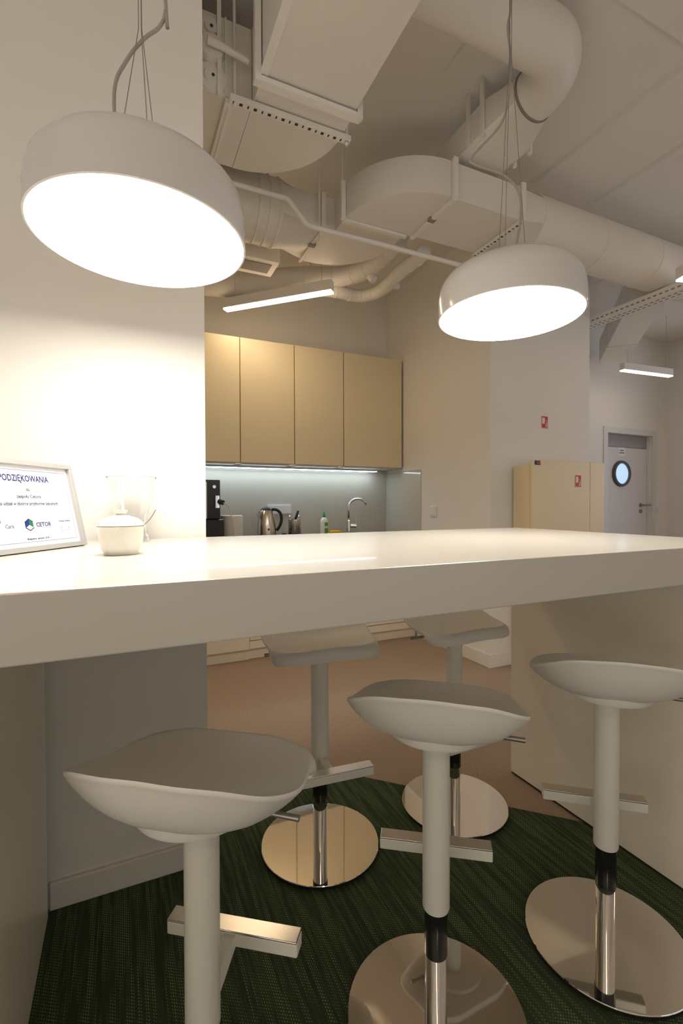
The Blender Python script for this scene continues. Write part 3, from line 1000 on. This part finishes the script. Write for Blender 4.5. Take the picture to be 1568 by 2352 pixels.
strut('strap_insert', da, (at_z(521, 243, A0).x + 0.004, 1.97, A0 - 0.024), (at_z(492, 345, A0).x + 0.004, 2.33, A0 - 0.024), 0.008, 0.005)
MB().box(0.352, 0.368, 1.925, 1.943, A0 - 0.02, ZC - 0.005).build('hanger_post', 'duct_fitting', da)
rod(da, 0.355, 2.36, A0 - 0.02, ZC, 0.005)
# inspection covers and valve on the near side face
for (u, v, r) in ((484, 66, 0.045), (488, 178, 0.058)):
    c_ = at_y(u, v, 1.945)
    cv = MB()
    cv.cyl((c_.x, 1.9495, c_.z), (c_.x, 1.940, c_.z), r, r * 0.96, 32)
    cv.cyl((c_.x, 1.940, c_.z), (c_.x, 1.932, c_.z), r * 0.62, r * 0.55, 32)
    cvo = cv.build('inspection_cover', 'duct_fitting', da, True, 40)
    MB().cyl((c_.x, 1.932, c_.z), (c_.x, 1.929, c_.z), 0.006, n=10).build('screw', 'strut_hole', cvo)
c_ = at_y(484, 118, 1.945)
vl = MB()
vl.cyl((c_.x, 1.9495, c_.z), (c_.x, 1.915, c_.z), 0.05, 0.046, 28)
vl.tube([(c_.x - 0.02, 1.90, c_.z), (c_.x + 0.03, 1.90, c_.z - 0.005), (c_.x + 0.14, 1.895, c_.z - 0.03)], [0.018, 0.014, 0.010], 12)
vl.build('damper_valve', 'duct_fitting', da, True, 40)
MB().box(c_.x + 0.055, c_.x + 0.062, 1.944, 1.9495, A0, A1).build('seam_rib', 'duct_fitting', da)

# --- duct B/C : round duct from the corridor, flat S-bend, round again
B0, B1 = 2.80, 2.985
BY0, BY1 = 2.015, 2.405
bxs = at_z(1030, 465, B0).x         # strap line
bxe = at_z(1188, 512, B0).x
db = thing('ventilation_duct', 'ceiling duct with flat S-bend running on as a round spiral pipe', 'duct', (0, 0, 0))
RBo = 0.42
ecx, ecy = bxs - 0.02, BY1 + 0.03
pl = [(ecx, BY0), (bxs, BY0), (bxs, BY1), (ecx, BY1)]
outer = arc(ecx, ecy, ecy - BY0, -90, -180, 28)       # from (ecx,BY0) round to the left
inner = [(ecx - 0.03, ecy), (ecx - 0.021, BY1 + 0.009), (ecx, BY1)]
MB().prism([(bxs, BY0)] + outer + inner + [(bxs, BY1)], B0, B1).build('elbow', 'duct_paint', db, True, 30)
MB().box(bxs + 0.001, bxe, BY0, BY1, B0, B1, 0.003).build('straight_section', 'duct_paint', db)
DR_, DZ_ = 0.165, 2.935
yc_ = (BY0 + BY1) / 2
MB().loft([rect_ring((bxe, yc_, 0), (0, 1, 0), (BY1 - BY0) / 2, B0, B1), round_ring((bxe + 0.22, yc_, 0), (0, 1, 0), DR_, DZ_)], True, (False, False)).build('transition', 'duct_paint', db, True, 30)
MB().loft([round_ring((bxe + 0.22, yc_, 0), (0, 1, 0), DR_, DZ_), round_ring((ROOM_X1 - 0.05, yc_, 0), (0, 1, 0), DR_, DZ_)], True, (False, True)).build('spiral_pipe', 'duct_paint', db, True, 30)
for k_ in range(5):
    x = bxe + 0.23 + k_ * 0.55
    MB().loft([round_ring((x, yc_, 0), (0, 1, 0), DR_ + 0.0005, DZ_), round_ring((x + 0.004, yc_, 0), (0, 1, 0), DR_ + 0.004, DZ_), round_ring((x + 0.012, yc_, 0), (0, 1, 0), DR_ + 0.0005, DZ_)], True, (False, False)).build('pipe_seam', 'duct_paint', db, True, 60)
# second bend: towards +Y then back to -X
cxl = ecx - (ecy - BY0)             # left side of the Y run
cxr = ecx - 0.03
CY = 2.53
MB().box(cxl, cxr, ecy + 0.001, CY, B0, B1, 0.002).build('link_section', 'duct_paint', db)
CR_ = cxr - cxl
pl = [(cxl, CY + 0.001), (cxr, CY + 0.001)] + arc(cxl, CY + 0.02, CR_, 0, 90, 28) + [(cxl - 0.06, CY + 0.02 + CR_), (cxl - 0.06, CY + 0.02), (cxl, CY + 0.02)]
MB().prism(pl, B0, B1).build('elbow', 'duct_paint', db, True, 30)
yC = CY + 0.02 + CR_ / 2
MB().loft([rect_ring((cxl - 0.061, yC, 0), (0, 1, 0), CR_ / 2, B0, B1), round_ring((cxl - 0.30, yC, 0), (0, 1, 0), 0.18, 2.93)], True, (False, False)).build('transition', 'duct_paint', db, True, 30)
MB().loft([round_ring((cxl - 0.30, yC, 0), (0, 1, 0), 0.18, 2.93), round_ring((-1.8, yC, 0), (0, 1, 0), 0.18, 2.93)], True, (False, True)).build('spiral_pipe', 'duct_paint', db, True, 30)
for k_ in range(3):
    x = cxl - 0.31 - k_ * 0.06
    MB().loft([round_ring((x, yC, 0), (0, 1, 0), 0.1805, 2.93), round_ring((x - 0.006, yC, 0), (0, 1, 0), 0.187, 2.93), round_ring((x - 0.014, yC, 0), (0, 1, 0), 0.1805, 2.93)], True, (False, False)).build('pipe_seam', 'duct_fitting', db, True, 60)
# hangers and straps
for (x, y) in ((bxs, BY0 - 0.012), (bxe, BY0 - 0.012), (cxl - 0.014, ecy - 0.03), (cxl - 0.075, CY + 0.012)):
    MB().box(x - 0.013, x + 0.013, y - 0.010, y + 0.010, B0 - 0.012, B1 + 0.012).build('hanger_post', 'duct_fitting', db)
    if x < ecx - 0.2:
        rod(db, x, y + 0.008, B1, ZC, 0.003)
strut('under_strap', db, (bxs, BY0 - 0.01, B0 - 0.009), (bxs, BY1 + 0.01, B0 - 0.009), 0.022, 0.014)
strut('under_strap', db, (bxe, BY0 - 0.01, B0 - 0.009), (bxe, BY1 + 0.01, B0 - 0.009), 0.030, 0.014, 14)
strut('under_strap', db, (cxl - 0.075, CY + 0.012, B0 - 0.006), (cxl - 0.075, CY + 0.03 + CR_, B0 - 0.006), 0.016, 0.008)
strut('under_strap', db, (cxl - 0.01, ecy - 0.02, B0 - 0.009), (cxr + 0.01, ecy - 0.02, B0 - 0.009), 0.022, 0.014)
for (x, y) in ((bxs, (BY0 + BY1) / 2), (cxl - 0.075, yC - 0.02)):
    MB().box(x - 0.02, x + 0.02, y - 0.014, y + 0.014, B0 - 0.018, B0 - 0.0005).build('clip', 'seal_grey', db)

# --- duct D : round duct that turns and drops to a flat collar over duct B
D_R, D_Z = 0.112, 3.14
DY = 1.47
dxr = 1.785
dd = thing('ventilation_duct', 'round duct under the ceiling that bends and ends in a tapered flat collar', 'duct', (0, 0, 0))
ER = 0.19
pth = [(AX1 + 0.002, DY, D_Z), (1.2, DY, D_Z), (dxr - ER, DY, D_Z)] + [(x, y, D_Z) for x, y in arc(dxr - ER, DY + ER, ER, -90, 0, 16)[1:]]
pth += [(dxr, DY + ER + 0.03, D_Z)]
MB().tube(pth[:2] + pth[2:], D_R, 40, (True, False)).build('bent_pipe', 'duct_paint', dd, True, 60)
y0_ = DY + ER + 0.03
MB().loft([round_ring((dxr, y0_ - 0.008, 0), (1, 0, 0), D_R + 0.002, D_Z), round_ring((dxr, y0_, 0), (1, 0, 0), D_R + 0.005, D_Z), round_ring((dxr, y0_ + 0.008, 0), (1, 0, 0), D_R + 0.001, D_Z)], True, (False, False)).build('joint_band', 'seal_grey', dd, True, 60)
MB().loft([round_ring((dxr, y0_ + 0.002, 0), (1, 0, 0), D_R, D_Z), rect_ring((dxr - 0.01, y0_ + 0.16, 0), (1, 0, 0), 0.15, 3.03, 3.2), rect_ring((dxr - 0.01, BY0 - 0.03, 0), (1, 0, 0), 0.15, 3.03, 3.2), rect_ring((dxr - 0.01, BY0 + 0.25, 0), (1, 0, 0), 0.15, 3.03, 3.2)], True, (False, True)).build('tapered_collar', 'duct_paint', dd, True, 25)
for (x, y) in ((dxr - 0.168, y0_ + 0.16), (dxr + 0.148, y0_ + 0.16), (dxr + 0.148, BY0 - 0.06), (dxr - 0.168, BY0 - 0.06)):
    MB().box(x - 0.006, x + 0.006, y - 0.01, y + 0.01, 3.02, ZC - 0.005).build('hanger_post', 'duct_fitting', dd)

# --- duct in the corridor before the porthole door
dc = thing('ventilation_duct', 'flat white duct slanting over the corridor before the porthole door', 'duct', (0, 0, 0))
zk = 2.84
q0, q1 = at_z(1438, 826, zk), at_z(1488, 836, zk)
dk = (at_z(1505, 728, zk) - q0).normalized()
nk = Vector((dk.y, -dk.x, 0))
wk = abs((q1 - q0).dot(nk))
MB().prism([q0.xy, (q0 + nk * wk).xy, (q0 + nk * wk + dk * 1.7).xy, (q0 + dk * 1.7).xy], zk, zk + 0.26).build('straight_section', 'duct_paint', dc)
f0 = q0 + dk * 0.55 - nk * 0.012
MB().prism([f0.xy, (f0 + nk * (wk + 0.024)).xy, (f0 + nk * (wk + 0.024) + dk * 0.02).xy, (f0 + dk * 0.02).xy], zk - 0.008, zk + 0.27).build('flange', 'duct_fitting', dc)
MB().prism([(q0 - dk * 0.012).xy, (q0 + nk * wk - dk * 0.012).xy, (q0 + nk * wk - dk * 0.001).xy, (q0 - dk * 0.001).xy], zk + 0.01, zk + 0.25).build('grille', 'seal_grey', dc)
for a_ in (0.15, 1.3):
    q_ = q0 + dk * a_ + nk * (wk / 2)
    rod(dc, q_.x, q_.y, zk + 0.26, ZC)

# --- cable tray over the corridor
tr = thing('cable_tray', 'perforated cable tray crossing under the round duct', 'cable tray', (0, 0, 0))
tx = 3.60
MB().box(tx - 0.05, tx + 0.05, -1.5, 3.84, 2.70, 2.704).build('tray_floor', 'duct_fitting', tr)
MB().box(tx - 0.052, tx - 0.049, -1.5, 3.84, 2.70, 2.76).build('tray_side', 'duct_fitting', tr)
MB().box(tx + 0.049, tx + 0.052, -1.5, 3.84, 2.70, 2.76).build('tray_side', 'duct_fitting', tr)
sl = MB()
for k_ in range(70):
    y = 0.9 + k_ * 0.042
    for xx in (-0.02, 0.02):
        sl.box(tx + xx - 0.006, tx + xx + 0.006, y, y + 0.022, 2.6985, 2.6997)
    sl.box(tx - 0.0535, tx - 0.0523, y, y + 0.022, 2.722, 2.732)
tag(sl.build('slot_row', 'seal_grey', tr), kind='stuff')
for y in (1.0, 2.9):
    for x in (tx - 0.06, tx + 0.06):
        rod(tr, x, y, 2.68, ZC, 0.004)
    strut('cross_bar', tr, (tx - 0.08, y, 2.69), (tx + 0.08, y, 2.69), 0.03, 0.018)

# --- conduit along the S-bend
tag(MB().tube([(0.30, 2.44, 2.84), (0.80, 2.44, 2.84), (0.815, 2.44, 2.835), (0.915, 2.44, 2.735), (0.94, 2.44, 2.725), (2.88, 2.44, 2.725), (2.90, 2.46, 2.725), (2.90, 2.688, 2.725)], 0.014, 12)
    .build('conduit_pipe', 'duct_fitting', None, True, 40), 'thin white conduit with a kink below the flat S-bend duct', 'conduit')


# --- flexible ducts low over the kitchen
def flex(label, px, z, r0, r):
    pts = [at_z(u, v, z + dz) for u, v, dz in px]
    pts = catmull(pts, 10)
    n = len(pts)
    t = thing('flexible_duct', label, 'duct', (0, 0, 0))
    rl = [r0 + (r - r0) * sstep(0.1, 0.55, k_ / (n - 1)) for k_ in range(n)]
    MB().tube(pts, rl, 24).build('hose', 'duct_paint', t, True, 60)
    for k_ in range(3, n - 2, 6):
        d_ = (pts[k_ + 1] - pts[k_]).normalized()
        MB().tube([pts[k_] - d_ * 0.004, pts[k_], pts[k_] + d_ * 0.004], [rl[k_], rl[k_] + 0.003, rl[k_]], 24, (False, False)).build('hose_ring', 'duct_paint', t, True, 60)
    return t, pts


t1, pp = flex('thick flexible duct curving under the S-bend over the kitchen', [(380, 640, 0), (560, 652, 0), (690, 640, 0), (790, 634, 0), (850, 612, 0), (890, 574, 0), (915, 545, 0)], 2.90, 0.10, 0.068)
rod(t1, pp[22].x, pp[22].y, 2.90, ZC, 0.004)
MB().tube([pp[40] + Vector((0, 0, -.065)), pp[40] + Vector((.02, -.02, -.10))], 0.03, 16).build('damper_knob', 'duct_fitting', t1, True, 40)
t2, pp = flex('thin flexible duct running beside the thick one to the side wall', [(728, 664, 0), (775, 670, 0), (825, 680, 0), (872, 668, 0), (918, 624, 0), (955, 596, 0), (975, 577, 0)], 2.81, 0.046, 0.046)
rod(t2, pp[14].x, pp[14].y, 2.81, ZC, 0.004)
MB().tube([pp[34] + Vector((0.04, 0, 0)), pp[34] + Vector((.09, -.0, -0.0))], 0.024, 16).build('damper_knob', 'duct_fitting', t2, True, 40)
# outlet plenum box behind the left pendant
c0 = at_z(600, 600, 2.80)
pb = thing('duct_box', 'small flat plenum box on the duct over the kitchen', 'duct', (0, 0, 0))
MB().box(c0.x - 0.28, c0.x + 0.12, c0.y - 0.02, c0.y + 0.2, 2.805, 2.92, 0.004).build('casing', 'duct_paint', pb)
MB().box(c0.x - 0.14, c0.x + 0.08, c0.y + 0.03, c0.y + 0.15, 2.801, 2.8048).build('grille', 'seal_grey', pb)
rod(pb, c0.x, c0.y + 0.1, 2.92, ZC, 0.004)
# lone threaded rods
for u, v in ((733, 515),):
    q = at_z(u, v, 2.80)
    tag(MB().cyl((q.x, q.y, 2.70), (q.x, q.y, ZC), 0.006, n=8).build('hanger_rod', 'duct_fitting', None, True, 40), 'thin white threaded rod hanging between the two flat bends', 'rod')

# ------------------------------------------------------------------ things on the counter
ZT_ = ZT + 0.0006
# framed certificate
br = at_z(194, 1252, ZT_)
bl_ = at_z(0, 1277, ZT_)
dv = (br - bl_).normalized()
FW, FH, BORD = 0.305, 0.214, 0.012
org = br - dv * FW
lean = math.radians(12.5)
xa = Vector((dv.x, dv.y, 0))
nrm = Vector((dv.y, -dv.x, 0))            # towards the viewer
ya = (Vector((0, 0, 1)) * math.cos(lean) - nrm * math.sin(lean)).normalized()
za = xa.cross(ya).normalized()
fr = thing('framed_certificate', 'silver-framed certificate leaning on the counter', 'frame', (0, 0, 0))
Mf = Matrix(((xa.x, ya.x, za.x, org.x), (xa.y, ya.y, za.y, org.y), (xa.z, ya.z, za.z, org.z), (0, 0, 0, 1)))
t = MB()
for (x0, x1, y0, y1) in ((0, FW, 0, BORD), (0, FW, FH - BORD, FH), (0, BORD, BORD, FH - BORD), (FW - BORD, FW, BORD, FH - BORD)):
    t.box(x0, x1, y0, y1, -0.008, 0.010, 0.001, Mf)
t.build('frame_moulding', 'frame_silver', fr)
MB().box(BORD, FW - BORD, BORD, FH - BORD, -0.006, 0.0, 0, Mf).build('sheet', 'paper', fr)
MB().box(FW * .42, FW * .58, 0.0, 0.004, -0.1, -0.008, 0, Mf @ Matrix.Translation((0, 0.10, 0)) @ Matrix.Rotation(math.radians(52), 4, 'X')).build('easel_leg', 'black_plastic', fr)
ln = MB()
m_ = BORD + 0.010
for (x0, x1, y0, y1) in ((m_, FW - m_, m_, m_ + .0009), (m_, FW - m_, FH - m_ - .0009, FH - m_), (m_, m_ + .0009, m_, FH - m_), (FW - m_ - .0009, FW - m_, m_, FH - m_)):
    ln.box(x0, x1, y0, y1, 0.0002, 0.0005, 0, Mf)
ln.build('border_line', 'ink_pale_blue', fr)


def put(body, x, y, size, m, nm='lettering', al='CENTER', xs=1.0):
    return text_mesh(nm, body, size, m, fr, Mf @ Matrix.Translation((x, y, 0.0004)), al, 0.00008, xs)


cxp = FW / 2
put('PODZIĘKOWANIA', cxp - 0.002, 0.165, 0.0212, 'ink_blue', xs=0.81)
put('dla', cxp, 0.142, 0.0105, 'ink_pale')
put('zespołu Cetora', cxp, 0.1255, 0.0115, 'ink_grey')
put('za udział w zbiórce przyborów szkolnych', cxp, 0.1085, 0.0115, 'ink_grey', xs=0.92)
put('CETOR', cxp + 0.003, 0.057, 0.0145, 'ink_blue', al='LEFT')
put('Bydgoszcz, sierpień 2018', cxp + 0.002, 0.0275, 0.0065, 'ink_grey')
put('Cara', cxp - 0.084, 0.057, 0.012, 'ink_pale', al='LEFT')
put('Prezes Fundacji', cxp + 0.098, 0.066, 0.0062, 'ink_grey')
# hexagon emblem
hx, hy, hr = cxp - 0.0165, 0.0625, 0.0125
hexp = [(hx + hr * math.sin(math.radians(60 * k_)), hy + hr * math.cos(math.radians(60 * k_))) for k_ in range(6)]
P0, P1, P2, P3, P4, P5 = hexp           # top, upper right, lower right, bottom, lower left, upper left


def flat(pts, z, nm, m):
    MB().poly([Mf @ Vector((x, y, z)) for x, y in pts]).build(nm, m, fr)


ol = [((hx + (x - hx) * 1.18), (hy + (y - hy) * 1.18)) for x, y in hexp]
flat([ol[5], ol[0], ol[1], P1, P0, P5], 0.0005, 'emblem_outline', 'logo_black')
flat([ol[4], ol[5], P5, P4], 0.0005, 'emblem_outline', 'logo_black')
flat([ol[2], ol[3], ol[4], P4, P3, P2], 0.0005, 'emblem_outline', 'logo_black')
flat([P5, P0, (hx, hy), P4], 0.0006, 'emblem_left', 'logo_blue')
flat([P0, P1, P2, (hx, hy)], 0.0006, 'emblem_right', 'logo_green')
# heart swoosh
hc = [(cxp - 0.122, 0.048), (cxp - 0.104, 0.060), (cxp - 0.095, 0.071), (cxp - 0.098, 0.079), (cxp - 0.106, 0.079), (cxp - 0.112, 0.073)]
MB().tube([Mf @ Vector((q_.x, q_.y, 0.0007)) for q_ in catmull([(x, y, 0) for x, y in hc], 6)], [0.0003 + 0.0009 * math.sin(PI * k_ / 30) for k_ in range(31)], 6).build('heart_swoosh', 'ink_blue', fr, True)
# signature
sg = [(cxp + 0.078, 0.040), (cxp + 0.083, 0.055), (cxp + 0.082, 0.036), (cxp + 0.087, 0.047), (cxp + 0.091, 0.044), (cxp + 0.095, 0.047), (cxp + 0.099, 0.0445), (cxp + 0.105, 0.0455),
      (cxp + 0.108, 0.053), (cxp + 0.109, 0.044), (cxp + 0.113, 0.048), (cxp + 0.117, 0.045), (cxp + 0.122, 0.047)]
MB().tube([Mf @ Vector((q_.x, q_.y, 0.0005)) for q_ in catmull([(x, y, 0) for x, y in sg], 5)], 0.00025, 5).build('signature', 'ink_grey', fr)

# sugar bowl
p = at_z(278, 1272, ZT_)
sb = thing('sugar_bowl', 'white porcelain lidded sugar bowl on the counter', 'bowl', (p.x, p.y, ZT_), math.radians(20))
MB().lathe([(0.0, 0.0), (0.033, 0.0), (0.034, 0.004), (0.040, 0.012), (0.044, 0.03), (0.045, 0.052), (0.047, 0.060), (0.0445, 0.061), (0.040, 0.03), (0.0, 0.01)], 64, sq=0.12).build('bowl_body', 'ceramic', sb, True, 45)
MB().lathe([(0.047, 0.0612), (0.0485, 0.063), (0.046, 0.066), (0.036, 0.076), (0.02, 0.082), (0.013, 0.084), (0.0, 0.084)], 64, sq=0.06).build('lid', 'ceramic', sb, True, 45)
MB().lathe([(0.011, 0.083), (0.009, 0.086), (0.014, 0.091), (0.014, 0.095), (0.0, 0.096)], 32).build('knob', 'ceramic', sb, True, 45)
pe = Vector((p.x, p.y, ZT_))
rt = CR @ Vector((1, 0, 0))
sp0 = pe + rt * 0.046 + Vector((0, 0, 0.0615))
tag(MB().tube(catmull([pe + rt * 0.03 + Vector((0, 0, 0.0580)), sp0, sp0 + rt * 0.016 + Vector((0, 0, 0.012)), sp0 + rt * 0.03 + Vector((0, 0, 0.034))], 6), 0.0011, 8)
    .build('teaspoon', 'wire_steel', None, True), 'thin steel spoon handle sticking out of the sugar bowl', 'spoon')
# glass vase
p = at_z(304, 1243, ZT_)
gv = MB()
gv.lathe([(0.0, 0.0), (0.044, 0.0), (0.046, 0.004), (0.041, 0.025), (0.036, 0.05), (0.038, 0.075), (0.050, 0.105), (0.060, 0.14), (0.066, 0.182), (0.068, 0.186),
          (0.0655, 0.186), (0.063, 0.182), (0.057, 0.14), (0.047, 0.105), (0.035, 0.075), (0.033, 0.05), (0.037, 0.025), (0.038, 0.014), (0.0, 0.012)], 64)
tag(gv.build('glass_vase', 'glass_clear', None, True, 45), 'clear waisted glass vase behind the sugar bowl', 'vase')
bpy.data.objects['glass_vase'].location = (p.x, p.y, ZT_)
